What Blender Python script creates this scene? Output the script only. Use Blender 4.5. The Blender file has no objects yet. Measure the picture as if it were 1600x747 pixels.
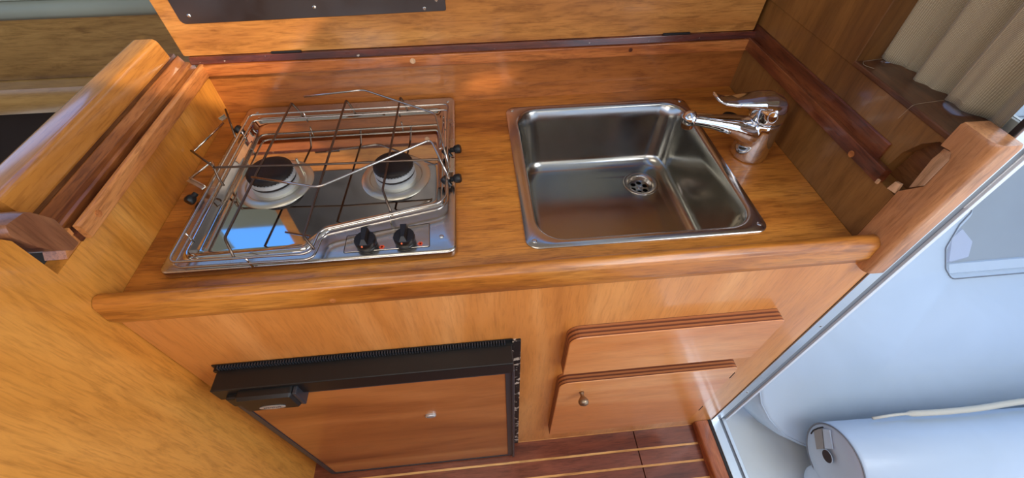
import bpy, bmesh, math, random
from mathutils import Vector, Matrix
random.seed(4)
S = bpy.context.scene
COL = S.collection
PI = math.pi

# ---------------------------------------------------------------- camera
cam = bpy.data.objects.new('camera', bpy.data.cameras.new('camera'))
COL.objects.link(cam)
cam.location = (0.57016584, -0.38339247, 0.55369935)
cam.rotation_euler = (math.radians(40.69034), math.radians(0.152283), math.radians(-5.479891))
cam.data.sensor_width = 36.0
cam.data.lens = 663.600218 / 1600 * 36.0
cam.data.clip_start = 0.01
S.camera = cam

# ---------------------------------------------------------------- world, sun, window light, exposure
w = bpy.data.worlds.new('sky'); S.world = w; w.use_nodes = True
nt = w.node_tree; nt.nodes.clear()
wo = nt.nodes.new('ShaderNodeOutputWorld'); bg = nt.nodes.new('ShaderNodeBackground')
tc = nt.nodes.new('ShaderNodeTexCoord'); sx = nt.nodes.new('ShaderNodeSeparateXYZ'); cr = nt.nodes.new('ShaderNodeValToRGB')
nt.links.new(tc.outputs['Generated'], sx.inputs[0]); nt.links.new(sx.outputs['Z'], cr.inputs[0])
cr.color_ramp.elements[0].position = 0.0; cr.color_ramp.elements[0].color = (0.66, 0.74, 0.84, 1)
cr.color_ramp.elements[1].position = 0.55; cr.color_ramp.elements[1].color = (0.10, 0.34, 0.92, 1)
nt.links.new(cr.outputs[0], bg.inputs[0]); bg.inputs[1].default_value = 2.3
nt.links.new(bg.outputs[0], wo.inputs[0])

def light(name, kind, loc, target, energy, color, size=None, size_y=None, angle=None):
    d = bpy.data.lights.new(name, kind); d.energy = energy; d.color = color
    if size: d.shape = 'RECTANGLE'; d.size = size; d.size_y = size_y or size
    if angle is not None: d.angle = angle
    o = bpy.data.objects.new(name, d); COL.objects.link(o); o.location = loc
    o.rotation_euler = (Vector(target) - Vector(loc)).to_track_quat('-Z', 'Y').to_euler()
    return o
light('sun', 'SUN', (2.02, -1.2, 1.6), (0.25, 0.535, 0.05), 5.0, (1.0, 0.86, 0.66), angle=0.012)
light('cabin_window_light', 'AREA', (0.35, -1.6, 0.95), (0.3, 0.2, -0.1), 10, (1.0, 0.9, 0.76), 1.6, 0.5)
light('hatch_light', 'AREA', (0.35, -0.25, 1.12), (0.45, 0.1, 0), 4, (1.0, 0.93, 0.82), 0.6, 0.5)
light('cockpit_sky_light', 'AREA', (2.3, -1.0, 1.5), (1.5, 0.1, -0.5), 9, (0.78, 0.9, 1.0), 1.2, 1.2)

light('doorway_sky_light', 'AREA', (1.85, -0.85, 0.95), (0.95, 0.0, -0.15), 17, (0.9, 0.95, 1.0), 0.8, 0.8)
S.view_settings.view_transform = 'Standard'; S.view_settings.look = 'None'
S.view_settings.gamma = 1.0; S.view_settings.use_curve_mapping = False
S.view_settings.exposure = -0.16

# ---------------------------------------------------------------- materials
def lin(c):
    return tuple(((v / 255) / 12.92 if v / 255 <= 0.04045 else ((v / 255 + 0.055) / 1.055) ** 2.4) for v in c) + (1,)
MATS = {}
def mat(name, color, rough=0.5, metal=0.0, coat=0.0, spec=0.5):
    m = bpy.data.materials.new(name); m.use_nodes = True
    b = m.node_tree.nodes['Principled BSDF']
    b.inputs['Base Color'].default_value = lin(color); b.inputs['Roughness'].default_value = rough
    b.inputs['Metallic'].default_value = metal; b.inputs['Coat Weight'].default_value = coat
    b.inputs['Specular IOR Level'].default_value = spec
    b.inputs['Coat Roughness'].default_value = 0.12
    MATS[name] = m
    return m
def nodes(m):
    return m.node_tree.nodes, m.node_tree.links, m.node_tree.nodes['Principled BSDF']
def mapping(m, scale, rot=(0, 0, 0)):
    N, L, b = nodes(m)
    t = N.new('ShaderNodeTexCoord'); mp = N.new('ShaderNodeMapping')
    mp.inputs['Scale'].default_value = scale; mp.inputs['Rotation'].default_value = rot
    L.new(t.outputs['Object'], mp.inputs[0]); return mp
def noise(m, vec, scale, detail=4, dist=0.0, rough=0.55):
    N, L, b = nodes(m); n = N.new('ShaderNodeTexNoise')
    n.inputs['Scale'].default_value = scale; n.inputs['Detail'].default_value = detail
    n.inputs['Distortion'].default_value = dist; n.inputs['Roughness'].default_value = rough
    L.new(vec.outputs[0], n.inputs['Vector']); return n
def ramp(m, fac, stops):
    N, L, b = nodes(m); r = N.new('ShaderNodeValToRGB')
    e = r.color_ramp.elements
    while len(e) < len(stops): e.new(0.5)
    for i, (p, c) in enumerate(stops): e[i].position = p; e[i].color = c
    L.new(fac, r.inputs[0]); return r
def mixc(m, a, b_, fac, mode='MIX'):
    N, L, b = nodes(m); x = N.new('ShaderNodeMix'); x.data_type = 'RGBA'; x.blend_type = mode
    if isinstance(fac, float): x.inputs[0].default_value = fac
    else: L.new(fac, x.inputs[0])
    for s, v in ((6, a), (7, b_)):
        if isinstance(v, tuple): x.inputs[s].default_value = v
        else: L.new(v, x.inputs[s])
    return x.outputs[2]
def wood(name, dark, mid, light_, axis='X', rot=(0, 0, 0), figure=2.2, rough=0.34, coat=0.35, grain=1.0, seed=0.0, pores=0.35, streak_=0.7):
    """varnished wood: broad figure, fine streaks and short pores, all drawn out along one axis"""
    dark, mid, light_ = [(c[0] * 1.0, c[1] * 1.03 + 1, c[2] * 1.10 + 5) for c in (dark, mid, light_)]
    m = mat(name, mid, rough, 0, coat)
    N, L, b = nodes(m)
    k = {'X': (0.16, 1, 1), 'Y': (1, 0.16, 1), 'Z': (1, 1, 0.16)}[axis]
    mp = mapping(m, k, rot); mp.inputs['Location'].default_value = (seed, seed * .7, seed * .3)
    a = noise(m, mp, figure * 5, 3, 1.4)
    f = noise(m, mp, 62 * grain, 6, 0.6, 0.7)
    k2 = {'X': (0.07, 1, 1), 'Y': (1, 0.07, 1), 'Z': (1, 1, 0.07)}[axis]
    mp2 = mapping(m, k2, rot)
    p = noise(m, mp2, 330, 2, 0.0, 0.5)
    base = ramp(m, a.outputs[0], [(0.32, lin(dark)), (0.5, lin(mid)), (0.68, lin(light_))])
    streak = ramp(m, f.outputs[0], [(0.36, (0.52, 0.45, 0.38, 1)), (0.47, (.86, .83, .8, 1)), (0.58, (1.08, 1.08, 1.08, 1))])
    c1 = mixc(m, base.outputs[0], streak.outputs[0], streak_, 'MULTIPLY')
    pr = ramp(m, p.outputs[0], [(0.36, (0.45, 0.36, 0.3, 1)), (0.47, (1, 1, 1, 1))])
    c2 = mixc(m, c1, pr.outputs[0], pores, 'MULTIPLY')
    L.new(c2, b.inputs['Base Color'])
    bp = N.new('ShaderNodeBump'); bp.inputs['Strength'].default_value = 0.06; bp.inputs['Distance'].default_value = 0.001
    L.new(f.outputs[0], bp.inputs['Height']); L.new(bp.outputs[0], b.inputs['Normal'])
    rr = ramp(m, a.outputs[0], [(0.3, (rough + .08,) * 3 + (1,)), (0.7, (rough - .06,) * 3 + (1,))])
    L.new(rr.outputs[0], b.inputs['Roughness'])
    return m

W_TOP = wood('worktop_teak_wood', (150, 80, 20), (186, 108, 32), (206, 128, 44), 'X', figure=1.6, pores=.5, seed=1)
W_LIP = wood('nosing_wood', (158, 84, 20), (186, 110, 32), (206, 134, 52), 'X', figure=2.0, pores=.4, seed=2)
W_FRONT = wood('front_veneer', (190, 110, 38), (208, 128, 52), (222, 148, 74), 'Z', rot=(0, 0.25, 0), figure=0.8, grain=.7, pores=.2, seed=3, streak_=.25)
W_DOOR = wood('door_veneer', (188, 104, 40), (208, 124, 54), (222, 146, 76), 'X', figure=0.9, grain=.7, pores=.15, seed=4.4, streak_=.25)
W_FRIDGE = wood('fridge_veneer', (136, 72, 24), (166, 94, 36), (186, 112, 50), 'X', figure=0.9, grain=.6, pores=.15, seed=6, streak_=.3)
W_PART = wood('partition_veneer', (184, 106, 28), (214, 134, 44), (230, 156, 66), 'Z', rot=(0.1, 0, 0), figure=.7, grain=1.2, pores=.25, seed=7, streak_=.4)
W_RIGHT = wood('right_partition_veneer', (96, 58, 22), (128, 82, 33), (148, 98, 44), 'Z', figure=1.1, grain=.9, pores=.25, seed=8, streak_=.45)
W_RED = wood('dark_mahogany', (76, 34, 13), (106, 50, 21), (136, 74, 34), 'Y', figure=3, pores=.6, seed=9)
W_REDX = wood('dark_mahogany_crosswise', (70, 24, 12), (98, 38, 18), (124, 54, 26), 'X', figure=3, pores=.6, seed=10)
W_BEAM = wood('honey_beam_wood', (172, 104, 34), (196, 124, 46), (208, 140, 60), 'Y', figure=1.2, grain=1.6, pores=.35, streak_=.3, rough=.2, coat=1.0, seed=11)
W_LED = wood('ledger_wood', (160, 88, 30), (196, 116, 52), (214, 138, 70), 'Y', figure=2, pores=.5, seed=12)
W_LEDX = wood('back_ledger_wood', (160, 82, 32), (190, 106, 44), (208, 126, 58), 'X', figure=2, pores=.5, seed=13)
W_BACK = wood('back_panel_wood', (146, 76, 26), (170, 96, 36), (190, 114, 48), 'X', figure=1.3, pores=.35, seed=14)
W_LID = wood('lid_veneer', (164, 96, 36), (190, 120, 50), (208, 142, 66), 'X', figure=1.4, pores=.4, seed=15)
W_POST = wood('corner_post_wood', (146, 88, 44), (178, 114, 62), (196, 134, 80), 'Z', figure=2, pores=.35, seed=16)
W_CUT = wood('cut_wood', (196, 136, 84), (222, 168, 112), (236, 190, 140), 'Z', figure=2, pores=.3, seed=17)
W_PLANK = wood('floor_plank_wood', (92, 42, 22), (118, 58, 32), (138, 74, 44), 'X', figure=2, pores=.5, seed=18)
W_HOLLY = wood('inlay_strip_wood', (200, 138, 66), (222, 160, 84), (232, 178, 104), 'X', figure=2, pores=.1, seed=19)
W_HULL = wood('locker_board_wood', (128, 92, 40), (152, 112, 54), (168, 128, 66), 'X', figure=1.8, pores=.35, seed=20)
W_HULL2 = wood('locker_rail_wood', (138, 96, 42), (164, 120, 58), (184, 140, 72), 'X', figure=1.2, pores=.3, seed=27, streak_=.4)
W_END = wood('rail_end_wood', (96, 52, 28), (130, 76, 42), (152, 96, 56), 'Z', figure=2.5, pores=.4, seed=28, streak_=.5)
W_THR = wood('threshold_wood', (120, 54, 24), (160, 84, 42), (184, 108, 60), 'Y', figure=2.5, pores=.5, seed=21)
W_STRIP = wood('reddish_strip_wood', (120, 62, 22), (156, 88, 36), (182, 112, 54), 'Y', figure=3, pores=.6, seed=23)
W_SILL = wood('sill_wood', (78, 42, 18), (102, 58, 26), (124, 76, 36), 'Y', figure=2.5, pores=.5, seed=22)

def steel(name, color, rough, streak_axis=(1, 14, 14), var=0.12, bump=0.02, aniso=0.0):
    m = mat(name, color, rough, 1.0)
    N, L, b = nodes(m)
    mp = mapping(m, streak_axis)
    n = noise(m, mp, 16, 5, 0.4)
    r = ramp(m, n.outputs[0], [(0.3, (max(rough - var, .02),) * 3 + (1,)), (0.7, (rough + var,) * 3 + (1,))])
    L.new(r.outputs[0], b.inputs['Roughness'])
    if bump:
        bp = N.new('ShaderNodeBump'); bp.inputs['Strength'].default_value = bump; bp.inputs['Distance'].default_value = .001
        L.new(n.outputs[0], bp.inputs['Height']); L.new(bp.outputs[0], b.inputs['Normal'])
    return m
M_HOB = steel('polished_hob_steel', (205, 200, 194), 0.045, (1, 1, 1), 0.015, 0.0)
M_HOBPLATE = steel('satin_hob_steel', (196, 190, 182), 0.24, (1, 4, 4), 0.05)
M_SINK = steel('sink_steel', (170, 166, 158), 0.19, (.6, .6, .6), 0.05, 0.01)
M_RIM = steel('sink_rim_steel', (186, 178, 170), 0.2, (1, 1, 1), 0.05)
M_WIRE = mat('wire_chrome', (190, 182, 172), 0.18, 1.0)
M_WIREDK = mat('tarnished_wire', (112, 96, 84), 0.32, 1.0)
M_CHROME = mat('tap_chrome', (222, 222, 224), 0.07, 1.0)
M_BRASS = mat('aerator_brass', (190, 130, 84), 0.25, 1.0)
M_PLATE = steel('lid_plate_steel', (104, 102, 104), 0.38, (1, 1, 1), 0.08)
M_ALU = steel('jamb_aluminium', (214, 222, 230), 0.42, (20, 20, 1), 0.1)
M_ALUDK = mat('jamb_groove_grey', (120, 126, 132), 0.6, 0.2)
M_ALUW = mat('jamb_white_lip', (214, 220, 224), 0.4, 0.0)
M_BLACK = mat('black_plastic', (15, 15, 16), 0.42)
M_KNOB = mat('knob_black', (20, 15, 14), 0.38)
M_DKGREY = mat('fridge_frame_grey', (52, 54, 60), 0.35, 0.2)
M_DKMET = mat('burner_cap_black', (30, 22, 20), 0.5, 0.3)
M_BURN = mat('burner_cup_aluminium', (196, 198, 200), 0.55, .7)
M_RING = steel('burner_ring_steel', (214, 208, 192), 0.36, (1, 1, 1), 0.05)
M_RED = mat('flame_mark_red', (226, 74, 34), 0.5)
M_ORANGE = mat('dot_orange', (220, 96, 40), 0.5)
M_WHITE = mat('badge_silver', (190, 188, 184), 0.35, 0.6)
M_INK = mat('badge_ink', (84, 80, 80), 0.5)
M_PULL = mat('satin_nickel_pull', (150, 128, 104), 0.34, 0.9)
M_SCREW = mat('screw_steel', (205, 202, 196), 0.25, 1.0)
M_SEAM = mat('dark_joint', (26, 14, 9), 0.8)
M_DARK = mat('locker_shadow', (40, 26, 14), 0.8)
M_GAP = mat('black_sealant', (28, 22, 20), 0.7)

# fridge flange: black paint chipped along its edge
m = mat('chipped_black_paint', (16, 15, 16), 0.45); N, L, b = nodes(m)
n = noise(m, mapping(m, (1, 1, 1)), 62, 4)
r = ramp(m, n.outputs[0], [(0.575, lin((16, 15, 16))), (0.60, lin((190, 170, 150)))])
L.new(r.outputs[0], b.inputs['Base Color']); M_CHIP = m
# hinge strip with flecks of old glue
m = M_HINGE = wood('hinge_strip_wood', (58, 20, 12), (92, 36, 18), (118, 54, 28), 'X', figure=4, pores=.5, seed=30, rough=.25, coat=.7)
N, L, b = nodes(m); n = noise(m, mapping(m, (1, 1, 1)), 75, 3)
r = ramp(m, n.outputs[0], [(0.69, (0, 0, 0, 1)), (0.72, (1, 1, 1, 1))])
src = b.inputs['Base Color'].links[0].from_socket
L.new(mixc(m, src, lin((196, 178, 160)), r.outputs[0]), b.inputs['Base Color'])
# plywood edge: stripes through the thickness (object y)
m = M_PLY = mat('plywood_edge', (130, 72, 36), 0.55); N, L, b = nodes(m)
mp = mapping(m, (1, 1, 1)); sp = N.new('ShaderNodeSeparateXYZ'); L.new(mp.outputs[0], sp.inputs[0])
mm = N.new('ShaderNodeMath'); mm.operation = 'MULTIPLY'; mm.inputs[1].default_value = 120; L.new(sp.outputs[1], mm.inputs[0])
fr = N.new('ShaderNodeMath'); fr.operation = 'FRACT'; L.new(mm.outputs[0], fr.inputs[0])
r = ramp(m, fr.outputs[0], [(0.0, lin((92, 46, 22))), (0.42, lin((104, 52, 26))), (0.5, lin((158, 94, 50))), (0.95, lin((170, 104, 58)))])
L.new(r.outputs[0], b.inputs['Base Color'])
# vinyl
def vinyl(name, col, rough=0.42):
    m = mat(name, col, rough, 0, 0.1); N, L, b = nodes(m)
    n = noise(m, mapping(m, (1, 1, 1)), 3.2, 3, .5)
    bp = N.new('ShaderNodeBump'); bp.inputs['Strength'].default_value = 0.25; bp.inputs['Distance'].default_value = .03
    L.new(n.outputs[0], bp.inputs['Height']); L.new(bp.outputs[0], b.inputs['Normal'])
    r = ramp(m, n.outputs[0], [(0.3, lin(tuple(int(c * .96) for c in col))), (0.7, lin(col))])
    L.new(r.outputs[0], b.inputs['Base Color']); return m
M_VINYL = vinyl('white_vinyl', (186, 198, 210))
M_VGREY = vinyl('grey_vinyl', (150, 158, 164), .6)
M_VLIGHT = vinyl('pale_lilac_vinyl', (178, 186, 204), .6)
M_PIPE = mat('piping_thread', (120, 124, 130), 0.7)
M_ROPE = mat('beige_piping', (196, 188, 170), 0.8)
M_VELCRO = mat('velcro_grey', (150, 146, 140), 0.95)
M_GEL = vinyl('white_gelcoat', (212, 212, 206), .4)
# curtain cloth: woven taupe
m = M_CLOTH = mat('taupe_curtain_cloth', (150, 134, 114), 0.9); N, L, b = nodes(m)
mp = mapping(m, (1, 1, 1))
w1 = N.new('ShaderNodeTexWave'); w1.bands_direction = 'Y'; w1.inputs['Scale'].default_value = 190; w1.inputs['Distortion'].default_value = .6
w2 = N.new('ShaderNodeTexWave'); w2.bands_direction = 'Z'; w2.inputs['Scale'].default_value = 190; w2.inputs['Distortion'].default_value = .6
L.new(mp.outputs[0], w1.inputs[0]); L.new(mp.outputs[0], w2.inputs[0])
ad = N.new('ShaderNodeMath'); ad.operation = 'MULTIPLY'; L.new(w1.outputs['Fac'], ad.inputs[0]); L.new(w2.outputs['Fac'], ad.inputs[1])
r = ramp(m, ad.outputs[0], [(0.0, lin((140, 122, 92))), (0.7, lin((196, 178, 144)))])
L.new(r.outputs[0], b.inputs['Base Color'])
bp = N.new('ShaderNodeBump'); bp.inputs['Strength'].default_value = .3; bp.inputs['Distance'].default_value = .001
L.new(ad.outputs[0], bp.inputs['Height']); L.new(bp.outputs[0], b.inputs['Normal'])
b.inputs['Sheen Weight'].default_value = .2
M_THREAD = mat('loose_thread', (170, 150, 120), 0.9)
M_LINING = vinyl('grey_green_lining', (140, 144, 128), .85)
M_HEAD = mat('headliner_cream', (205, 200, 188), .8)
m = M_GLASS = mat('window_glass', (235, 240, 240), .03); b = nodes(m)[2]; b.inputs['Transmission Weight'].default_value = 1.0
M_WFRAME = mat('white_frame', (225, 226, 224), .35)

# ---------------------------------------------------------------- helpers
def tag(o, label=None, cat=None, group=None, kind=None):
    if label: o['label'] = label
    if cat: o['category'] = cat
    if group: o['group'] = group
    if kind: o['kind'] = kind
    return o
def empty(name, loc, label, cat, group=None):
    o = bpy.data.objects.new(name, None); COL.objects.link(o); o.location = loc; o.empty_display_size = .02
    return tag(o, label, cat, group)
def worldloc(o):
    v = Vector((0, 0, 0))
    while o: v += o.location; o = o.parent
    return v
def obj(name, bm, m, parent=None, smooth=False, recalc=True, origin=None):
    """bmesh in world coordinates -> one mesh object (rotation-free), under parent if given"""
    if recalc: bmesh.ops.recalc_face_normals(bm, faces=bm.faces)
    me = bpy.data.meshes.new(name)
    if parent is None:
        if origin is None:
            xs = [v.co for v in bm.verts]
            origin = Vector((sum(c.x for c in xs) / len(xs), sum(c.y for c in xs) / len(xs), min(c.z for c in xs)))
        origin = Vector(origin)
    else:
        origin = worldloc(parent)
    keep = parent is not None
    if not keep:
        for v in bm.verts: v.co -= origin
    bm.to_mesh(me); bm.free()
    ms = m if isinstance(m, (list, tuple)) else [m]
    for q in ms: me.materials.append(q)
    if smooth:
        for p in me.polygons: p.use_smooth = True
    o = bpy.data.objects.new(name, me); COL.objects.link(o)
    if keep: o.parent = parent; o.location = -origin
    else: o.location = origin
    return o
def autosmooth(o, ang=35):
    me = o.data
    for p in me.polygons: p.use_smooth = True
    bm = bmesh.new(); bm.from_mesh(me)
    for e in bm.edges:
        if len(e.link_faces) == 2 and e.calc_face_angle(0) > math.radians(ang): e.smooth = False
    bm.to_mesh(me); bm.free(); return o
def join(bm, b2):
    me = bpy.data.meshes.new('t'); b2.to_mesh(me); b2.free(); bm.from_mesh(me); bpy.data.meshes.remove(me)
def box(bm, x0, x1, y0, y1, z0, z1, bev=0.0, seg=2):
    b = bmesh.new()
    r = bmesh.ops.create_cube(b, size=1)
    for v in b.verts:
        v.co = Vector(((x0 + x1) / 2 + v.co.x * (x1 - x0), (y0 + y1) / 2 + v.co.y * (y1 - y0), (z0 + z1) / 2 + v.co.z * (z1 - z0)))
    if bev: bmesh.ops.bevel(b, geom=b.edges[:], offset=bev, segments=seg, affect='EDGES', profile=.5)
    join(bm, b); return bm
def bx(*a, **k): return box(bmesh.new(), *a, **k)
def cyl(bm, c, r, h, n=24, axis=(0, 0, 1), r2=None, bev=0.0):
    b = bmesh.new()
    bmesh.ops.create_cone(b, cap_ends=True, segments=n, radius1=r, radius2=r if r2 is None else r2, depth=h)
    if bev: bmesh.ops.bevel(b, geom=[e for e in b.edges if all(len(f.verts) > 4 for f in e.link_faces) or any(len(f.verts) > 4 for f in e.link_faces)], offset=bev, segments=2, affect='EDGES')
    q = Vector((0, 0, 1)).rotation_difference(Vector(axis).normalized()).to_matrix().to_4x4()
    bmesh.ops.transform(b, matrix=Matrix.Translation(Vector(c) + Vector(axis).normalized() * h / 2) @ q, verts=b.verts[:])
    join(bm, b); return bm
def lathe(bm, prof, c, n=40, axis=(0, 0, 1), cap=True):
    """prof = [(radius, height)]"""
    b = bmesh.new(); rings = []
    for r, z in prof:
        rings.append([b.verts.new((r * math.cos(2 * PI * k / n), r * math.sin(2 * PI * k / n), z)) for k in range(n)])
    for a, d in zip(rings, rings[1:]):
        for k in range(n): b.faces.new((a[k], a[(k + 1) % n], d[(k + 1) % n], d[k]))
    if cap:
        if prof[0][0] > 0: b.faces.new(rings[0][::-1])
        if prof[-1][0] > 0: b.faces.new(rings[-1])
    q = Vector((0, 0, 1)).rotation_difference(Vector(axis).normalized()).to_matrix().to_4x4()
    bmesh.ops.transform(b, matrix=Matrix.Translation(Vector(c)) @ q, verts=b.verts[:])
    join(bm, b); return bm
def fillet(pts, r, seg=5, closed=False):
    P = [Vector(p) for p in pts]; n = len(P); out = []
    for i in range(n):
        if not closed and i in (0, n - 1): out.append(P[i]); continue
        a, p, c = P[i - 1], P[i], P[(i + 1) % n]
        d1 = (a - p); d2 = (c - p); rr = min(r, d1.length * .45, d2.length * .45)
        s, e = p + d1.normalized() * rr, p + d2.normalized() * rr
        for k in range(seg + 1):
            t = k / seg; out.append((1 - t) ** 2 * s + 2 * t * (1 - t) * p + t * t * e)
    return out
def tube(bm, pts, r, fil=0.008, closed=False, n=8, raw=False):
    P = [Vector(p) for p in pts] if raw else fillet(pts, fil, closed=closed)
    b = bmesh.new(); m = len(P); up = None; rings = []
    for i in range(m):
        a = P[i - 1] if (i > 0 or closed) else P[i]; c = P[(i + 1) % m] if (i < m - 1 or closed) else P[i]
        t = (c - a).normalized()
        if up is None: up = t.orthogonal().normalized()
        up = (up - t * up.dot(t)).normalized(); s = t.cross(up)
        rr = r[i] if isinstance(r, (list, tuple)) else r
        rings.append([b.verts.new(P[i] + (up * math.cos(2 * PI * k / n) + s * math.sin(2 * PI * k / n)) * rr) for k in range(n)])
    for i in range(m if closed else m - 1):
        A, B = rings[i], rings[(i + 1) % m]; off = 0
        if closed and i == m - 1:
            off = min(range(n), key=lambda o: (A[0].co - B[o].co).length)
        for k in range(n): b.faces.new((A[k], A[(k + 1) % n], B[(k + 1 + off) % n], B[(k + off) % n]))
    if not closed: b.faces.new(rings[0][::-1]); b.faces.new(rings[-1])
    join(bm, b); return bm
def sweep(bm, pts, radii, side=(0, 1, 0), n=24):
    """elliptical sections (half-width across 'side', half-thickness) along a path"""
    b = bmesh.new(); P = [Vector(p) for p in pts]; rings = []; m = len(P)
    for i in range(m):
        t = (P[min(i + 1, m - 1)] - P[max(i - 1, 0)]).normalized(); s = Vector(side); s = (s - t * s.dot(t)).normalized(); u = t.cross(s)
        ra, rb = radii[i]
        rings.append([b.verts.new(P[i] + s * ra * math.cos(2 * PI * k / n) + u * rb * math.sin(2 * PI * k / n)) for k in range(n)])
    for a, d in zip(rings, rings[1:]):
        for k in range(n): b.faces.new((a[k], a[(k + 1) % n], d[(k + 1) % n], d[k]))
    b.faces.new(rings[0][::-1]); b.faces.new(rings[-1])
    join(bm, b); return bm
def inset(poly, d):
    """shrink a ccw 2D polygon by d"""
    n = len(poly); out = []
    for i in range(n):
        a, p, c = poly[i - 1], poly[i], poly[(i + 1) % n]
        e1 = (p[0] - a[0], p[1] - a[1]); e2 = (c[0] - p[0], c[1] - p[1])
        l1 = math.hypot(*e1); l2 = math.hypot(*e2)
        n1 = (-e1[1] / l1, e1[0] / l1); n2 = (-e2[1] / l2, e2[0] / l2)
        k = 1 + n1[0] * n2[0] + n1[1] * n2[1]
        out.append((p[0] + (n1[0] + n2[0]) * d / k, p[1] + (n1[1] + n2[1]) * d / k))
    return out
def rnd(poly, r, seg=6):
    """round the corners of a 2D polygon (always the same vertex count); r may be a list"""
    n = len(poly); out = []
    for i in range(n):
        ri = r[i] if isinstance(r, (list, tuple)) else r
        a, p, c = (Vector(poly[i - 1]), Vector(poly[i]), Vector(poly[(i + 1) % n]))
        d1 = (a - p); d2 = (c - p); ang = d1.angle(d2); t = ri / math.tan(ang / 2); t = min(t, d1.length * .48, d2.length * .48)
        s, e = p + d1.normalized() * t, p + d2.normalized() * t
        rr = t * math.tan(ang / 2); ctr = p + (d1.normalized() + d2.normalized()).normalized() * (rr / math.sin(ang / 2))
        v0 = s - ctr; v1 = e - ctr; tot = v0.angle(v1) if v0.length > 1e-9 and v1.length > 1e-9 else 0
        sg = 1 if v0.x * v1.y - v0.y * v1.x > 0 else -1
        for k in range(seg + 1):
            th = sg * tot * k / seg
            out.append((ctr.x + v0.x * math.cos(th) - v0.y * math.sin(th), ctr.y + v0.x * math.sin(th) + v0.y * math.cos(th)))
    return out
def rect(x0, x1, y0, y1): return [(x0, y0), (x1, y0), (x1, y1), (x0, y1)]
def loft(bm, loops, cap0=True, cap1=True):
    """loops = [[(x,y,z)..]..] with equal counts"""
    R_ = [[bm.verts.new(p) for p in l] for l in loops]; n = len(R_[0])
    for a, d in zip(R_, R_[1:]):
        for k in range(n): bm.faces.new((a[k], a[(k + 1) % n], d[(k + 1) % n], d[k]))
    if cap0: bm.faces.new(R_[0][::-1])
    if cap1: bm.faces.new(R_[-1])
    return R_
def at(loop, z): return [(x, y, z) for x, y in loop]
def fill_ring(bm, outer, holes, f):
    """flat face with holes; f maps (x,y) -> 3D"""
    edges = []
    for lp in [outer] + holes:
        vs = [bm.verts.new(f(p)) for p in lp]
        edges += [bm.edges.new((vs[i], vs[(i + 1) % len(vs)])) for i in range(len(vs))]
    bmesh.ops.triangle_fill(bm, use_beauty=True, use_dissolve=False, edges=edges)
def plate(bm, outer, holes, z0, z1):
    """flat slab with holes, between heights z0 < z1"""
    fill_ring(bm, outer, holes, lambda p: (p[0], p[1], z1)); fill_ring(bm, outer, holes, lambda p: (p[0], p[1], z0))
    for lp in [outer] + holes: loft(bm, [at(lp, z0), at(lp, z1)], False, False)
    bmesh.ops.remove_doubles(bm, verts=bm.verts[:], dist=1e-6)
def circle(cx, cy, r, n=32): return [(cx + r * math.cos(2 * PI * k / n), cy + r * math.sin(2 * PI * k / n)) for k in range(n)]
def evaluated(o):
    dg = bpy.context.evaluated_depsgraph_get(); me = bpy.data.meshes.new_from_object(o.evaluated_get(dg))
    o.modifiers.clear(); o.data = me; return o
def structure(name, bm, m, label, parent=None):
    return tag(obj(name, bm, m, parent), label, kind='structure' if parent is None else None)
def prism_y(bm, poly_xz, y0, y1):
    loft(bm, [[(x, y0, z) for x, z in poly_xz], [(x, y1, z) for x, z in poly_xz]])
    return bm
def prism_x(bm, poly_yz, x0, x1):
    loft(bm, [[(x0, y, z) for y, z in poly_yz], [(x1, y, z) for y, z in poly_yz]])
    return bm

D = 0.537   # counter depth to the back panel
W = 1.20    # between the side partitions
FZ = -0.882 # cabin floor

# ---------------------------------------------------------------- setting: floor, walls, ceiling
fl = structure('floor', bx(-1.3, 1.20, -1.8, 0.56, FZ - .05, FZ - .006), M_SEAM, 'mahogany sole planks with pale inlay lines in front of the galley')
rows = [(-0.0, -0.0525), (-0.0585, -0.1005), (-0.1065, -0.1485), (-0.1545, -0.1965), (-0.2025, -0.2445), (-0.2505, -0.2925)]
for (y1, y0) in rows:
    obj('plank', bx(-.9, 0.992, y0, y1, FZ - .006, FZ, bev=.0008, seg=1), W_PLANK, fl)
    obj('plank', bx(0.9945, 1.187, y0, y1, FZ - .006, FZ, bev=.0008, seg=1), W_PLANK, fl)
    obj('inlay_strip', bx(-.9, 1.187, y0 - .006, y0, FZ - .006, FZ - .0004), W_HOLLY, fl)
obj('inlay_strip', bx(.61, 1.187, 0.0, 0.004, FZ - .006, FZ + .001), W_HOLLY, fl)
obj('plank', bx(-.9, 1.187, -1.8, -.2985, FZ - .006, FZ), W_PLANK, fl)

b = bmesh.new(); prism_x(b, [(-1.3, FZ - .05), (.56, FZ - .05), (.56, .097), (.005, .097), (.005, .165), (-.002, .177), (-1.3, .177)], -.028, 0.0)
wl = structure('wall_left', b, W_PART, 'honey veneered partition left of the cooker')

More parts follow.
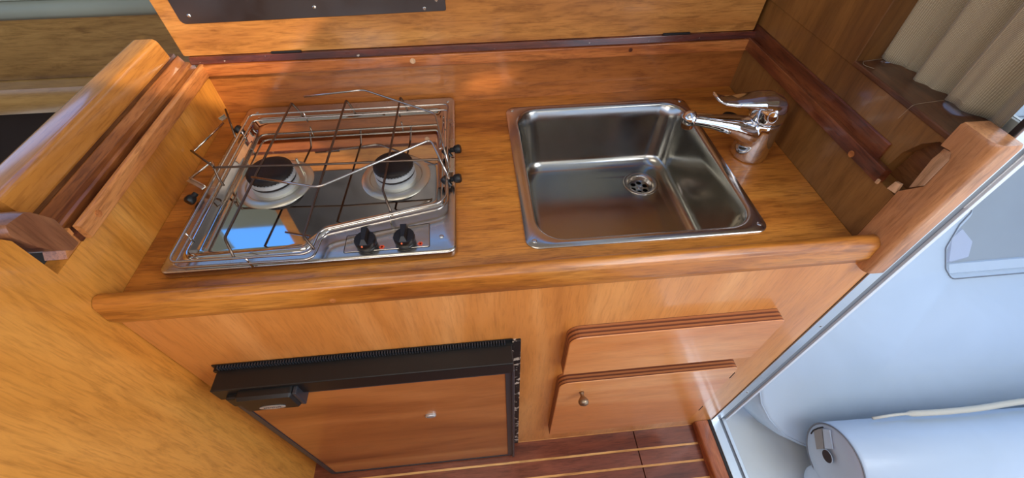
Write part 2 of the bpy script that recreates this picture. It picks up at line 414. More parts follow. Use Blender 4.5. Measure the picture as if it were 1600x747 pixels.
wr = structure('wall_right', bx(1.20, 1.236, .036, .56, -.86, .10), W_RIGHT, 'brown veneered partition right of the sink')
POCK = rnd([(.036, .112), (.012, .142), (.012, .187), (.018, .197), (.040, .193), (.060, .176), (.072, .150), (.080, .112)][::-1], [.001, .006, .010, .010, .004, .006, .004, .001], 4)
def slab_x(bm, outer, holes, x0, x1):
    fill_ring(bm, outer, holes, lambda p: (x0, p[0], p[1])); fill_ring(bm, outer, holes, lambda p: (x1, p[0], p[1]))
    for lp in [outer] + holes: loft(bm, [[(x0, y, z) for y, z in lp], [(x1, y, z) for y, z in lp]], False, False)
    bmesh.ops.remove_doubles(bm, verts=bm.verts[:], dist=1e-6)
b = bmesh.new(); slab_x(b, rect(.0365, .56, .1005, .2), [rect(.037, .080, .112, .19)], 1.2065, 1.232)
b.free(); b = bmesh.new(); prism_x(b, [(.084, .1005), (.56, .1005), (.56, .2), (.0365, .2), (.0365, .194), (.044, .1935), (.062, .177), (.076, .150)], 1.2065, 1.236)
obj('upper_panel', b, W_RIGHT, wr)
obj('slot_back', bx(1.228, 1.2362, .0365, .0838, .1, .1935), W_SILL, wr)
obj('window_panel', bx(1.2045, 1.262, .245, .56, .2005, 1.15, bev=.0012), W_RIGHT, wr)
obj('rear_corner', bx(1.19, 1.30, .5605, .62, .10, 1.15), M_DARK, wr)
bp_ = structure('wall_back', bx(0, W, D, D + .018, -.3, .098), W_BACK, 'low wooden back panel behind cooker and sink')
# cabin round the camera: only its light and reflections show
st = structure('ceiling', bx(-1.5, .95, -1.75, .75, 1.15, 1.18), M_HEAD, 'cream headliner of the cabin')
# opening in the headliner above the galley is modelled by two slabs
structure('wall_front', bx(-1.5, 1.24, -1.80, -1.76, -.9, .45), W_PART, 'wooden cabin side opposite the galley')
structure('wall_end', bx(-1.54, -1.5, -1.8, .8, -.9, .25), W_HULL, 'cabin bulkhead at the far left end')

# ---------------------------------------------------------------- hull side lockers seen past the left partition
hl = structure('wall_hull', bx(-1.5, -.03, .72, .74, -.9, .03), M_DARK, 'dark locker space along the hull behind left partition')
t = empty('locker_board', (-.7, .70, .03), 'long dull wooden board along hull at top left, under grey lining', 'board')
b = bmesh.new(); box(b, -1.5, -.035, .695, .72, .024, .162, bev=.002); obj('board', b, W_HULL, t)
b = bmesh.new(); prism_y(b, [(0, 0)] * 0 or [(-1.5, 0), (-1.5, 0.001), (-.035, .001), (-.035, 0)], .1, .11); b.free()
b = bmesh.new(); prism_x(b, [(.66, -.045), (.655, -.03), (.655, .005), (.662, .018), (.695, .0235), (.7195, .0235), (.7195, -.045)], -1.5, -.035)
autosmooth(obj('shelf_rail', b, W_HULL2, t), 50)
b = bmesh.new()
prof = [(.7205, .158), (.7205, .1625), (.69, .1625), (.684, .172), (.686, .186), (.70, .196), (.694, .2), (.70, .225), (.73, .28), (.78, .36), (.80, .45), (.82, .45), (.82, .158)]
prism_x(b, prof, -1.5, -.02)
tag(autosmooth(obj('hull_lining', b, M_LINING), 60), 'grey-green padded hull lining with a rolled edge at top left', 'lining')

b = bmesh.new(); slab_y0 = [rect(-.52, -.20, .75, 1.05), rect(-1.3, -.56, .47, .73)]
fill_ring(b, rect(-1.5, 1.24, .44, 1.15), slab_y0, lambda p: (p[0], .88, p[1])); fill_ring(b, rect(-1.5, 1.24, .44, 1.15), slab_y0, lambda p: (p[0], .90, p[1]))
for lp in [rect(-1.5, 1.24, .44, 1.15)] + slab_y0: loft(b, [[(x, .88, z) for x, z in lp], [(x, .90, z) for x, z in lp]], False, False)
bmesh.ops.remove_doubles(b, verts=b.verts[:], dist=1e-6)
structure('wall_hull_upper', b, M_LINING, 'lined cabin side above the lockers with a small side window')
# ---------------------------------------------------------------- left fiddle rail
t = empty('partition_rail', (-.05, .28, .098), 'honey-coloured handrail beam along top of left partition, grooved beside dark ledger', 'rail')
b = bmesh.new(); prism_y(b, rnd([(-.086, .146), (-.032, .146), (-.031, .150), (-.037, .186), (-.086, .186)], [.002, .002, .004, .010, .012], 5), .062, .505)
autosmooth(obj('beam', b, W_BEAM, t), 50)
obj('under_board', bx(-.086, -.036, .066, .53, .098, .1455), W_SILL, t)
b = bmesh.new(); prism_y(b, rnd([(-.0358, .098), (-.012, .098), (-.012, .1225), (-.016, .1245), (-.028, .1245), (-.0358, .142)], .001, 2), .058, .535)
obj('groove_strip', b, W_STRIP, t)
obj('groove_floor', bx(-.012, .003, .062, .53, .098, .112), W_RED, t)
b = bmesh.new(); prism_y(b, rnd([(.003, .098), (.0125, .098), (.0125, .120), (.009, .1235), (.003, .1235)], .0012, 2), .068, .53)
obj('ledger', b, W_LED, t)
obj('wood_plug', cyl(bmesh.new(), (.0125, .102, .112), .0055, .0008, 20, (1, 0, 0)), W_LEDX, t)
# carved end block
b = bmesh.new()
out = rnd([(.060, .099), (.064, .146), (.046, .178), (.012, .184), (.005, .170), (.016, .138), (.030, .116), (.044, .1)], [.003, .012, .016, .006, .004, .004, .006, .006], 5)
loft(b, [[(-.07, y, z) for y, z in out], [(-.014, y, z) for y, z in out], [(.0, y * .9 + .004, z * .97 + .003) for y, z in out]])
autosmooth(obj('end_block', b, W_END, t), 40)
b = bmesh.new(); prism_x(b, [(.030, .098), (.062, .098), (.066, .122), (.046, .118)], -.03, -.0005)
obj('end_wedge', b, W_LED, t)

# ---------------------------------------------------------------- back ledger, hinge strip, lid
t = empty('back_ledger', (.6, .53, .098), 'narrow wooden ledger strip along back panel below the hinge line', 'trim')
obj('strip', bx(.0, 1.198, .520, .537, .098, .1215, bev=.001), W_LEDX, t)
obj('wood_plug', cyl(bmesh.new(), (.441, .520, .111), .006, .0008, 20, (0, -1, 0)), W_CUT, t)
obj('wood_plug', cyl(bmesh.new(), (.92, .520, .112), .0045, .0008, 20, (0, -1, 0)), W_RED, t)
b = bmesh.new(); prism_x(b, rnd([(.524, .1215), (.556, .1215), (.556, .1365), (.528, .1365)], .002, 3), -.012, 1.215)
tag(obj('hinge_strip', b, M_HINGE), 'dark mahogany strip with glue flecks between ledger and raised lid', 'trim')
t = empty('folding_cover_board', (.59, .545, .137), 'raised wooden cover board standing upright behind the cooker, steel plate on it', 'board')
b = bmesh.new()
prism = rnd([(-.022, .1375), (1.199, .1375), (1.203, .60), (-.030, .60)], [.003, .003, .02, .02], 4)
loft(b, [[(x, .5335, z) for x, z in prism], [(x, .553, z) for x, z in prism]])
obj('panel', b, W_LID, t)
b = bmesh.new(); pl = rnd([(.010, .200), (.524, .205), (.524, .52), (.004, .52)], [.010, .004, .01, .01], 4)
loft(b, [[(x, .5335, z) for x, z in pl], [(x, .5325, z) for x, z in pl], [(x, .532, z) for x, z in inset(pl, .0006)]])
pt = obj('heat_shield_plate', b, M_PLATE, t); tag(pt, 'dull grey steel plate screwed to the lid')
for x, z in ((.032, .2155), (.27, .2215), (.507, .2255), (.4815, .211), (.03, .50), (.27, .505), (.507, .505)):
    obj('screw', lathe(bmesh.new(), [(.0035, 0), (.0034, .001), (.0022, .002), (.0008, .0022)], (x, .532, z), 14, (0, -1, 0)), M_SCREW, pt)
for x0, x1 in ((.155, .215), (.99, 1.05)):
    obj('hinge', tube(bmesh.new(), [(x0, .5295, .1385), (x1, .5295, .1385)], .0028, n=10), M_BLACK, t)

# ---------------------------------------------------------------- right ledger, groove, corner post, sill
t = empty('right_ledger', (1.21, .28, .10), 'dark mahogany ledger and groove along right partition above the tap', 'rail')
b = bmesh.new(); prism_y(b, rnd([(1.188, .101), (1.2, .1), (1.203, .1), (1.203, .1225), (1.190, .1255)], .0012, 2), .066, .535)
obj('ledger_top', b, W_RED, t)
b = bmesh.new(); prism_y(b, rnd([(1.2025, .118), (1.2065, .118), (1.2065, .150), (1.2025, .148)], .0008, 2), .098, .535)
obj('upper_strip', b, W_RED, t)
obj('wood_plug', cyl(bmesh.new(), (1.188, .13, .107), .0055, .0015, 20, (-1, 0, 0)), W_LED, t)
b = bmesh.new(); box(b, 1.1886, 1.192, .062, .067, .101, .108); obj('chipped_end', b, W_CUT, t)

t = empty('corner_post', (1.22, .02, -.02), 'rounded wooden corner post at doorway with carved slot, right of worktop', 'post')
b = bmesh.new()
sec = rnd([(1.2, .036), (1.2, -.020), (1.2375, -.020), (1.2375, .036)], [.001, .015, .004, .001], 6)
loft(b, [at(sec, -.03), at(sec, .222), [(x, y, .228) for x, y in inset(sec, -.0)] , at([(x + (1.222 - x) * .06, y + (.006 - y) * .06) for x, y in sec], .232)])
post = autosmooth(obj('post', b, W_POST, t), 40)
# finger slot scooped out of the post, running on from the groove
ct = obj('cutter', prism_x(bmesh.new(), rnd([(.05, .090), (.012, .140), (.012, .187), (.018, .197), (.060, .190)], [.001, .006, .010, .010, .001], 4), 1.19, 1.2295), M_SEAM)
md = post.modifiers.new('cut', 'BOOLEAN'); md.object = ct; md.operation = 'DIFFERENCE'; md.solver = 'EXACT'
bpy.context.view_layer.update(); evaluated(post); bpy.data.objects.remove(ct)
# pale raw-wood ramp at the front end of the slot
b = bmesh.new()
f0 = [(1.2012, .0135, .140), (1.2012, .0135, .186), (1.2012, .019, .195), (1.2012, .030, .1925)]
f1 = [(1.214, .0362, .1145), (1.214, .0405, .166), (1.214, .0385, .178), (1.214, .0365, .188)]
bk = [(1.2292, .0130, .140), (1.2292, .0130, .186), (1.2292, .019, .195), (1.2292, .0355, .1925)]
va = [b.verts.new(p) for p in f0]; vb = [b.verts.new(p) for p in f1]; vc = [b.verts.new(p) for p in bk]
for k in range(3):
    b.faces.new((va[k], va[k + 1], vb[k + 1], vb[k])); b.faces.new((va[k], vc[k], vc[k + 1], va[k + 1])); b.faces.new((vb[k], vb[k + 1], vc[k + 1], vc[k]))
b.faces.new((va[0], vb[0], vc[0])); b.faces.new((va[3], vc[3], vb[3]))
obj('carved_slot_face', b, W_CUT, t)
obj('slot_foot', prism_x(bmesh.new(), [(.037, .103), (.052, .100), (.049, .1165), (.040, .119)], 1.2, 1.2045), W_CUT, t)

structure('trim_1', bx(1.204, 1.285, .030, .248, .2005, .2095, bev=.002), W_SILL, 'dark wooden window sill under the taupe curtain')

# window behind the curtain
wi = structure('window_1', bx(1.285, 1.298, .0, .30, .1, .225), M_WFRAME, 'side window with white frame behind the curtain')
obj('window_frame', bx(1.285, 1.298, -.012, .006, .205, 1.15), M_WFRAME, wi)
obj('window_pane', bx(1.290, 1.293, .006, .27, .225, 1.1), M_GLASS, wi)
tag(obj('curtain_track_end', bx(1.262, 1.290, .0, .02, .2095, .222, bev=.002), M_WFRAME), 'small white plastic track end at the curtain corner', 'bracket')

# curtain: pleated cloth
def curtain_point(u, v):
    """u 0..1 along the window (left edge to doorway), v 0..1 upwards"""
    y = .292 - u * .262 + .008 * v
    fold = .0145 * math.sin(u * 2 * PI * 3.6 + .5 + .5 * v) + .005 * math.sin(u * 2 * PI * 8.3 + 1.4 * v + .9) * (1 - .5 * v)
    pinch = .004 * math.sin(u * 2 * PI * 2.1 + 2)
    z = .208 + .006 * math.sin(u * 9 + .6) - .003 * math.cos(u * 22) + .5 * v
    return (1.262 + fold * (0.75 + .5 * v) + pinch + .004, y, z)
b = bmesh.new(); NU, NV = 110, 40
g = [[b.verts.new(curtain_point(i / NU, j / NV)) for j in range(NV + 1)] for i in range(NU + 1)]
for i in range(NU):
    for j in range(NV): b.faces.new((g[i][j], g[i + 1][j], g[i + 1][j + 1], g[i][j + 1]))
cu = empty('curtain', (1.265, .16, .208), 'pleated taupe linen curtain hanging at top right above the sill', 'curtain')
c = obj('cloth', b, M_CLOTH, cu, smooth=True)
md = c.modifiers.new('thick', 'SOLIDIFY'); md.thickness = .0016
for us in (.30, .68):
    tube_pts = [Vector(curtain_point(us + .05 * v_, v_)) + Vector((-.0016, 0, 0)) for v_ in [k / 24 for k in range(25)]]
    obj('seam', tube(bmesh.new(), tube_pts, .0009, raw=True, n=6), M_THREAD, cu, smooth=True)
b = bmesh.new(); tube(b, [Vector(curtain_point(k / 110, .018)) + Vector((-.0014, 0, 0)) for k in range(2, 109)], .0005, raw=True, n=5)
obj('hem_stitching', b, M_THREAD, cu)
obj('loose_thread', tube(bmesh.new(), [(1.255, .245, .211), (1.213, .240, .2105), (1.206, .228, .2105), (1.215, .215, .211)], .00022, fil=.01), M_THREAD, cu)
obj('loose_thread', tube(bmesh.new(), [(1.256, .115, .212), (1.213, .112, .2105), (1.203, .110, .2095), (1.2015, .114, .185)], .00022, fil=.012), M_THREAD, cu)

# ---------------------------------------------------------------- worktop with raised nosing
t = empty('worktop', (.6, .28, -.02), 'teak-coloured wooden galley worktop with solid rounded front nosing', 'worktop')
b = bmesh.new()
plate(b, rect(0.001, 1.199, .012, D), [rnd(rect(.650, 1.056, .074, .484), .05, 6), rnd(rect(.075, .50, .075, .50), .01, 3)], -.02, 0.0)
obj('panel', b, W_TOP, t)
b = bmesh.new()
sec = rnd([(.020, -.024), (-.001, -.022), (-.008, -.004), (-.006, .030), (.006, .038), (.016, .034), (.021, .016), (.021, -.004)], [.002, .004, .014, .010, .008, .008, .004, .002], 5)
L0 = [(0.001, y, z) for y, z in sec]; L1 = [(1.1965, y, z) for y, z in sec]
cy, cz = .006, .006
L2 = [(1.2045, cy + (y - cy) * .9, cz + (z - cz) * .86) for y, z in sec]; 
loft(b, [L0, L1, L2]); autosmooth(obj('nosing', b, W_LIP, t), 40)
obj('wood_plug', cyl(bmesh.new(), (.33, -.0072, .002), .005, .001, 16, (0, -1, 0.1)), W_LED, t)

# ---------------------------------------------------------------- cabinet front and doors
t = empty('cabinet', (.6, .01, -.88), 'honey veneered galley cabinet front below the worktop', 'cabinet')
b = bmesh.new()
fill = rect(.002, 1.2400, -.86 - .022, -.0225)
def slab_y(bm, outer, holes, y0, y1):
    fill_ring(bm, outer, holes, lambda p: (p[0], y0, p[1])); fill_ring(bm, outer, holes, lambda p: (p[0], y1, p[1]))
    for lp in [outer] + holes: loft(bm, [[(x, y0, z) for x, z in lp], [(x, y1, z) for x, z in lp]], False, False)
    bmesh.ops.remove_doubles(bm, verts=bm.verts[:], dist=1e-6)
slab_y(b, fill, [rect(.075, .60, -.875, -.205)], .001, .016)
obj('front_panel', b, W_FRONT, t)
for z0, z1, x0, x1, rr in ((-.322, -.160, .711, 1.128, [.002, .002, .012, .024]), (-.742, -.372, .709, 1.124, [.004, .012, .016, .024])):
    b = bmesh.new(); pl = rnd(rect(x0, x1, z0, z1), rr, 6)
    n = len(pl)
    R_ = loft(b, [[(x, .001, z) for x, z in pl], [(x, -.0235, z) for x, z in pl], [(x, -.025, z) for x, z in inset(pl, .0014)]])
    b.faces.ensure_lookup_table()
    o = None
    bmesh.ops.recalc_face_normals(b, faces=b.faces)
    for f in b.faces:
        if abs(f.normal.y) < .4: f.material_index = 1
    dr = obj('door', b, [W_DOOR, M_PLY], t)
    if z0 < -.5:
        kb = obj('knob', lathe(bmesh.new(), [(.006, 0), (.0045, .004), (.0042, .010), (.008, .014), (.0115, .019), (.012, .024), (.0095, .029), (.004, .0315), (.0, .032)], (.765, -.025, -.432), 28, (0, -1, 0), cap=True), M_PULL, dr, smooth=True)
        tag(kb, 'small satin metal mushroom knob')
for z0 in (-.418, -.640):  # dark slivers put in as gap shadow along the lower door's right edge
    obj('edge_gap_shade', bx(1.1232, 1.1252, -.0256, -.018, z0 - .016, z0 + .014), M_SEAM, dr)

# ---------------------------------------------------------------- fridge
t = empty('fridge', (.33, -.02, FZ), 'built-in fridge with black top bezel and wooden door panel', 'fridge')
obj('body', bx(.085, .592, .0, .40, -.868, -.212), M_BLACK, t)
b = bmesh.new(); box(b, .058, .604, -.046, .012, -.238, -.197, bev=.002); bz = obj('top_bezel', b, M_BLACK, t)
b = bmesh.new()
box(b, .052, .606, -.002, -.0002, -.203, -.185); box(b, .052, .606, -.008, -.001, -.203, -.1955)
obj('vent_back', b, M_BLACK, t); b = bmesh.new()
for k in range(104): x = .062 + k * .00512; box(b, x, x + .0022, -.0075, -.0005, -.1965, -.186)
vg = tag(obj('vent_grille', b, M_DKGREY, t), 'fine vertical fins of the fridge vent', kind='stuff')
b = bmesh.new(); box(b, .604, .622, -.0045, .0035, -.868, -.190, bev=.001); obj('side_flange', b, M_CHIP, t)
b = bmesh.new(); outer = rnd(rect(.056, .606, -.876, -.2385), .006, 3); inner = rect(.068, .588, -.868, -.263)
slab_y(b, outer, [inner], -.036, -.004); fr_ = obj('door_frame', b, M_DKGREY, t)
b = bmesh.new(); box(b, .600, .6065, -.042, -.030, -.874, -.2385, bev=.002); obj('hinge_rail', b, M_DKGREY, t)
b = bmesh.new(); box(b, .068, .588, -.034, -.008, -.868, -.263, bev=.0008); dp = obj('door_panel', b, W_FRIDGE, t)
# handle: latch block with a wider grip
b = bmesh.new(); box(b, .078, .105, -.056, -.034, -.252, -.215, bev=.004)
hd = obj('handle', b, M_BLACK, t)
b = bmesh.new(); pg = rnd(rect(.100, .200, -.262, -.205), [.006, .006, .006, .006], 4)
loft(b, [[(x, -.034, z) for x, z in pg], [(x, -.058, z) for x, z in pg], [(x, -.064, z) for x, z in inset(pg, .004)]])
autosmooth(obj('grip', b, M_BLACK, hd), 30)
b = bmesh.new(); box(b, .200, .208, -.060, -.034, -.260, -.207, bev=.002); obj('grip_end', b, M_DKGREY, hd)
def oval(cx, cz, a, c_, n=32): return [(cx + a * math.cos(2 * PI * k / n), cz + c_ * math.sin(2 * PI * k / n)) for k in range(n)]
b = bmesh.new(); ov = oval(.152, -.247, .0235, .0075); loft(b, [[(x, -.0635, z) for x, z in ov], [(x, -.0652, z) for x, z in ov]])
obj('badge', b, M_WHITE, hd)
b = bmesh.new()
for k in range(9):
    x = .1365 + k * .0036; box(b, x, x + .0022, -.0656, -.0650, -.2495 + (k % 2) * .001, -.2450 + (k % 3) * .0006)
obj('badge_lettering', b, M_INK, hd)
b = bmesh.new(); ov = oval(.412, -.455, .0125, .0075); loft(b, [[(x, -.034, z) for x, z in ov], [(x, -.0385, z) for x, z in ov], [(.412 + (x - .412) * .85, -.040, -.455 + (z + .455) * .85) for x, z in ov]])
bd = obj('round_badge', b, M_WHITE, t)
b = bmesh.new()
for k in range(5): x = .4045 + k * .0032; box(b, x, x + .0018, -.0405, -.0399, -.4565, -.4540 + (k % 2) * .0008)
obj('badge_lettering', b, M_INK, bd)

# ---------------------------------------------------------------- sink
t = empty('sink', (.85, .28, 0), 'square stainless steel inset sink with rounded corners beside the cooker', 'sink')
op = rect(.659, 1.049, .079, .476)
def basin(d, zb, r, extra_front=0.0):
    return at(rnd([(op[0][0] + d, op[0][1] + d + extra_front), (op[1][0] - d, op[1][1] + d + extra_front), (op[2][0] - d, op[2][1] - d * 1.6), (op[3][0] + d, op[3][1] - d * 1.6)], r, 9), zb)
b = bmesh.new()
ro = rnd(rect(.637, 1.064, .063, .492), .022, 9)
loops = [at(ro, .0002), at(ro, .0018), at(inset(ro, .0022), .0036), basin(-.003, .0034, .052), basin(0, .0022, .05), basin(.002, -.002, .05), basin(.006, -.030, .05), basin(.014, -.125, .05), basin(.018, -.138, .048), basin(.026, -.1465, .042), basin(.036, -.149, .036), basin(.042, -.149, .032), basin(.048, -.149, .03)]
loft(b, loops, False, False)
# floor with a hole for the drain
fill_ring(b, [(p[0], p[1]) for p in loops[-1]], [circle(.957, .367, .040, 32)], lambda p: (p[0], p[1], -.149 if abs(math.hypot(p[0] - .957, p[1] - .367) - .040) > 1e-4 else -.1500))
bmesh.ops.remove_doubles(b, verts=b.verts[:], dist=1e-6)
for f in b.faces:
    if f.calc_center_median().z < .0005: f.material_index = 1
sk = obj('basin', b, [M_RIM, M_SINK], t); autosmooth(sk, 50)
dr = obj('drain', lathe(bmesh.new(), [(.0425, -.0005), (.0425, .0012), (.040, .0020), (.035, .0004), (.030, -.0012), (.0285, -.003), (.0275, -.014), (.026, -.0155)], (.957, .367, -.1495), 40, cap=False), M_RIM, t, smooth=True)
b = bmesh.new()
hol = [circle(.957 + .0165 * math.cos(a), .367 + .0165 * math.sin(a), .0062, 14) for a in [k * PI / 3 + .3 for k in range(6)]]
plate(b, circle(.957, .367, .0275, 40), hol, -.1648, -.1630)
lathe(b, [(.0055, -.001), (.0055, .0012), (.004, .0018), (.001, .0016)], (.957, .367, -.1630), 20)
obj('strainer', b, M_RIM, dr)
obj('drain_pipe', lathe(bmesh.new(), [(.0275, -.016), (.0275, -.05), (.001, -.05)], (.957, .367, -.1495), 24, cap=False), M_SEAM, dr)
for x, y in ((.6515, .4785), (1.0505, .4785), (1.0505, .080), (.6515, .079)):
    s = obj('screw', lathe(bmesh.new(), [(.0048, 0), (.0046, .0006), (.003, .0014), (.0008, .0016)], (x, y, .0034), 16), M_SCREW, t)
b = bmesh.new(); box(b, .668, .735, .4640, .4645, -.034, -.008); lb = obj('faded_sticker', b, M_RIM, t)
bpy.data.objects.remove(lb)

# ---------------------------------------------------------------- mixer tap
TX, TY = 1.122, .275
t = empty('mixer_tap', (TX, TY, 0), 'chrome single-lever mixer tap standing right of the sink', 'tap')
b = bmesh.new()
lathe(b, [(.0355, 0), (.0355, .004), (.0350, .02), (.0335, .05), (.0320, .074), (.0300, .084)], (TX, TY, 0), 40)
sweep(b, [(TX, TY, .046), (TX - .03, TY, .062), (TX - .06, TY, .073), (TX - .10, TY + .003, .082), (TX - .135, TY + .006, .088), (TX - .15, TY + .007, .0895)],
      [(.030, .030), (.0285, .0265), (.0235, .0195), (.0180, .0135), (.0155, .0115), (.0148, .0112)])
bo = obj('body', b, M_CHROME, t)
md = bo.modifiers.new('r', 'REMESH'); md.mode = 'VOXEL'; md.voxel_size = .0016; md.use_smooth_shade = True
md = bo.modifiers.new('s', 'SMOOTH'); md.factor = .6; md.iterations = 30
bpy.context.view_layer.update(); evaluated(bo)
for p in bo.data.polygons: p.use_smooth = True
obj('spout_tip', lathe(bmesh.new(), [(.0142, -.007), (.0150, -.003), (.0145, .004), (.011, .0105), (.005, .0135), (0.0005, .0142)], (TX - .1495, TY + .007, .0895), 32, (-1, .04, .08)), M_CHROME, t, smooth=True)
ae = obj('aerator', lathe(bmesh.new(), [(.0105, -.014), (.0115, -.012), (.0115, .0)], (TX - .150, TY + .007, .0845), 28), M_BRASS, t)
# joint ring and lever cap
obj('joint_ring', lathe(bmesh.new(), [(.0280, .0), (.0312, .0008), (.0312, .0022), (.0280, .0030)], (TX, TY, .0835), 40), M_CHROME, t)
b = bmesh.new()
lathe(b, [(.0305, .0), (.0308, .010), (.0298, .022), (.0265, .032), (.0195, .039), (.010, .0425), (.0005, .0435)], (TX, TY, .0868), 40)
sweep(b, [(TX + .012, TY, .1165), (TX - .008, TY, .1235), (TX - .030, TY, .1265), (TX - .055, TY, .1265), (TX - .080, TY + .001, .1262), (TX - .100, TY + .001, .1290), (TX - .114, TY + .001, .1350), (TX - .121, TY + .001, .1415)],
      [(.024, .014), (.027, .0150), (.0255, .0120), (.0215, .0090), (.0180, .0066), (.0160, .0052), (.0146, .0042), (.0110, .0026)])
lv = obj('lever', b, M_CHROME, t)
md = lv.modifiers.new('r', 'REMESH'); md.mode = 'VOXEL'; md.voxel_size = .0013; md.use_smooth_shade = True
md = lv.modifiers.new('s', 'SMOOTH'); md.factor = .6; md.iterations = 14
bpy.context.view_layer.update(); evaluated(lv)
for p in lv.data.polygons: p.use_smooth = True
# oval indicator on the front of the cap, facing the user
ax = Vector((-.35, -1, .15)).normalized(); cc = Vector((TX, TY, .1)) + ax * .0290
q = Vector((0, 0, 1)).rotation_difference(ax).to_matrix().to_4x4()
b = bmesh.new(); tube(b, [(.0078 * math.cos(a), .0105 * math.sin(a), 0) for a in [2 * PI * k / 28 for k in range(28)]], .0012, closed=True, raw=True)
bmesh.ops.transform(b, matrix=Matrix.Translation(cc) @ q, verts=b.verts[:]); obj('indicator_ring', b, M_CHROME, lv, smooth=True)
b = bmesh.new(); ov = [(.0076 * math.cos(a), .0102 * math.sin(a)) for a in [2 * PI * k / 28 for k in range(28)]]
loft(b, [at(ov, -.003), at(ov, .0006)]); bmesh.ops.transform(b, matrix=Matrix.Translation(cc) @ q, verts=b.verts[:]); obj('indicator_button', b, M_BLACK, lv)

tag(autosmooth(obj('black_disc', lathe(bmesh.new(), [(.019, 0), (.019, .012), (.0165, .016), (.001, .0165)], (1.130, .388, .0002), 28), M_BLACK), 40), 'small round black disc on worktop, half hidden behind tap lever', 'cap')  # plain black disc in place of an unidentified dark shape

# ---------------------------------------------------------------- two-burner hob
t = empty('hob', (.28, .3, 0), 'stainless two-burner gas hob inset left of the sink, wire fiddle rails', 'hob')
po = rnd([(.052, .060), (.5205, .060), (.5205, .530), (.052, .530)], .014, 6)
tr0 = [(.083, .086), (.272, .088), (.302, .129), (.497, .172), (.497, .482), (.083, .482)]
rad = [.014, .016, .016, .014, .016, .016]
b = bmesh.new()
tr = rnd(tr0, rad, 6)
loft(b, [at(inset(po, .0015), .0002), at(inset(po, .0015), .0022), at(po, .0024), at(po, .0122), at(inset(po, .0018), .0152), at(inset(po, .006), .0160)], False, False)
pin = inset(po, .006)
fill_ring(b, pin, [rnd(inset(tr0, -.004), rad, 6)], lambda p: (p[0], p[1], .0160))
bmesh.ops.remove_doubles(b, verts=b.verts[:], dist=1e-6)
autosmooth(obj('base_plate', b, M_HOBPLATE, t), 50)
b = bmesh.new()
def trl(d, z): return at(rnd(inset(tr0, d), rad, 6), z + .0055)
loft(b, [trl(-.0045, .0102), trl(-.002, .0135), trl(.001, .0140), trl(.004, .0125), trl(.009, .0065), trl(.013, .0050), trl(.016, .0046), trl(.020, .0046), trl(.024, .0046)], False, True)
ty = obj('spill_tray', b, M_HOB, t); autosmooth(ty, 50); tag(ty, 'mirror-polished steel tray of the hob')
# control plate
b = bmesh.new(); cp = rnd([(.338, .074), (.476, .074), (.474, .126), (.338, .110)], .002, 3)
loft(b, [at(cp, .0155), at(cp, .0164), at(inset(cp, .0006), .0167)]); obj('control_plate', b, M_HOBPLATE, t)
b = bmesh.new(); lp = inset(cp, -.0005); tube(b, at(lp, .0162), .0006, closed=True, raw=True, n=5); obj('plate_outline', b, M_SEAM, t)
for x, y in ((.374, .086), (.4365, .087)):
    b = bmesh.new()
    lathe(b, [(.0165, 0), (.0165, .003), (.0155, .004), (.0172, .006), (.0175, .015), (.0165, .0175), (.001, .018)], (x, y, .0167), 36)
    kb = obj('knob', b, M_KNOB, t); autosmooth(kb, 40)
    b = bmesh.new(); vs = [(-.0150, 0), (-.0045, .010), (.0045, .010), (.015, 0)]
    loft(b, [[(x - .0062, y - .0150, .0345), (x + .0062, y - .0150, .0345), (x + .0062, y + .0165, .0345), (x - .0062, y + .0165, .0345)],
             [(x - .0026, y - .009, .0415), (x + .0026, y - .009, .0415), (x + .0050, y + .0155, .0445), (x - .0050, y + .0155, .0445)]])
    obj('pointer_ridge', b, M_KNOB, kb)
    obj('indicator_dot', cyl(bmesh.new(), (x - .002, y - .0155, .0320), .0016, .0022, 12, (0, -.8, .6)), M_ORANGE, kb)
    b = bmesh.new()
    for a, l_ in ((0, .0045), (1.05, .0042), (2.1, .0045)):
        b2 = bmesh.new(); box(b2, -l_, l_, -.0011, .0011, 0, .0004)
        bmesh.ops.rotate(b2, verts=b2.verts[:], cent=(0, 0, 0), matrix=Matrix.Rotation(a, 3, 'Z'))
        bmesh.ops.translate(b2, verts=b2.verts[:], vec=(x + .0245, y - .006, .0167)); join(b, b2)
    obj('flame_mark', b, M_RED, t)
for x, y in ((.4955, .094), (.073, .078), (.078, .506), (.505, .51)):
    obj('screw', lathe(bmesh.new(), [(.004, 0), (.0038, .0008), (.0024, .0018), (.0008, .0019)], (x, y, .0160), 16), M_SCREW, t)
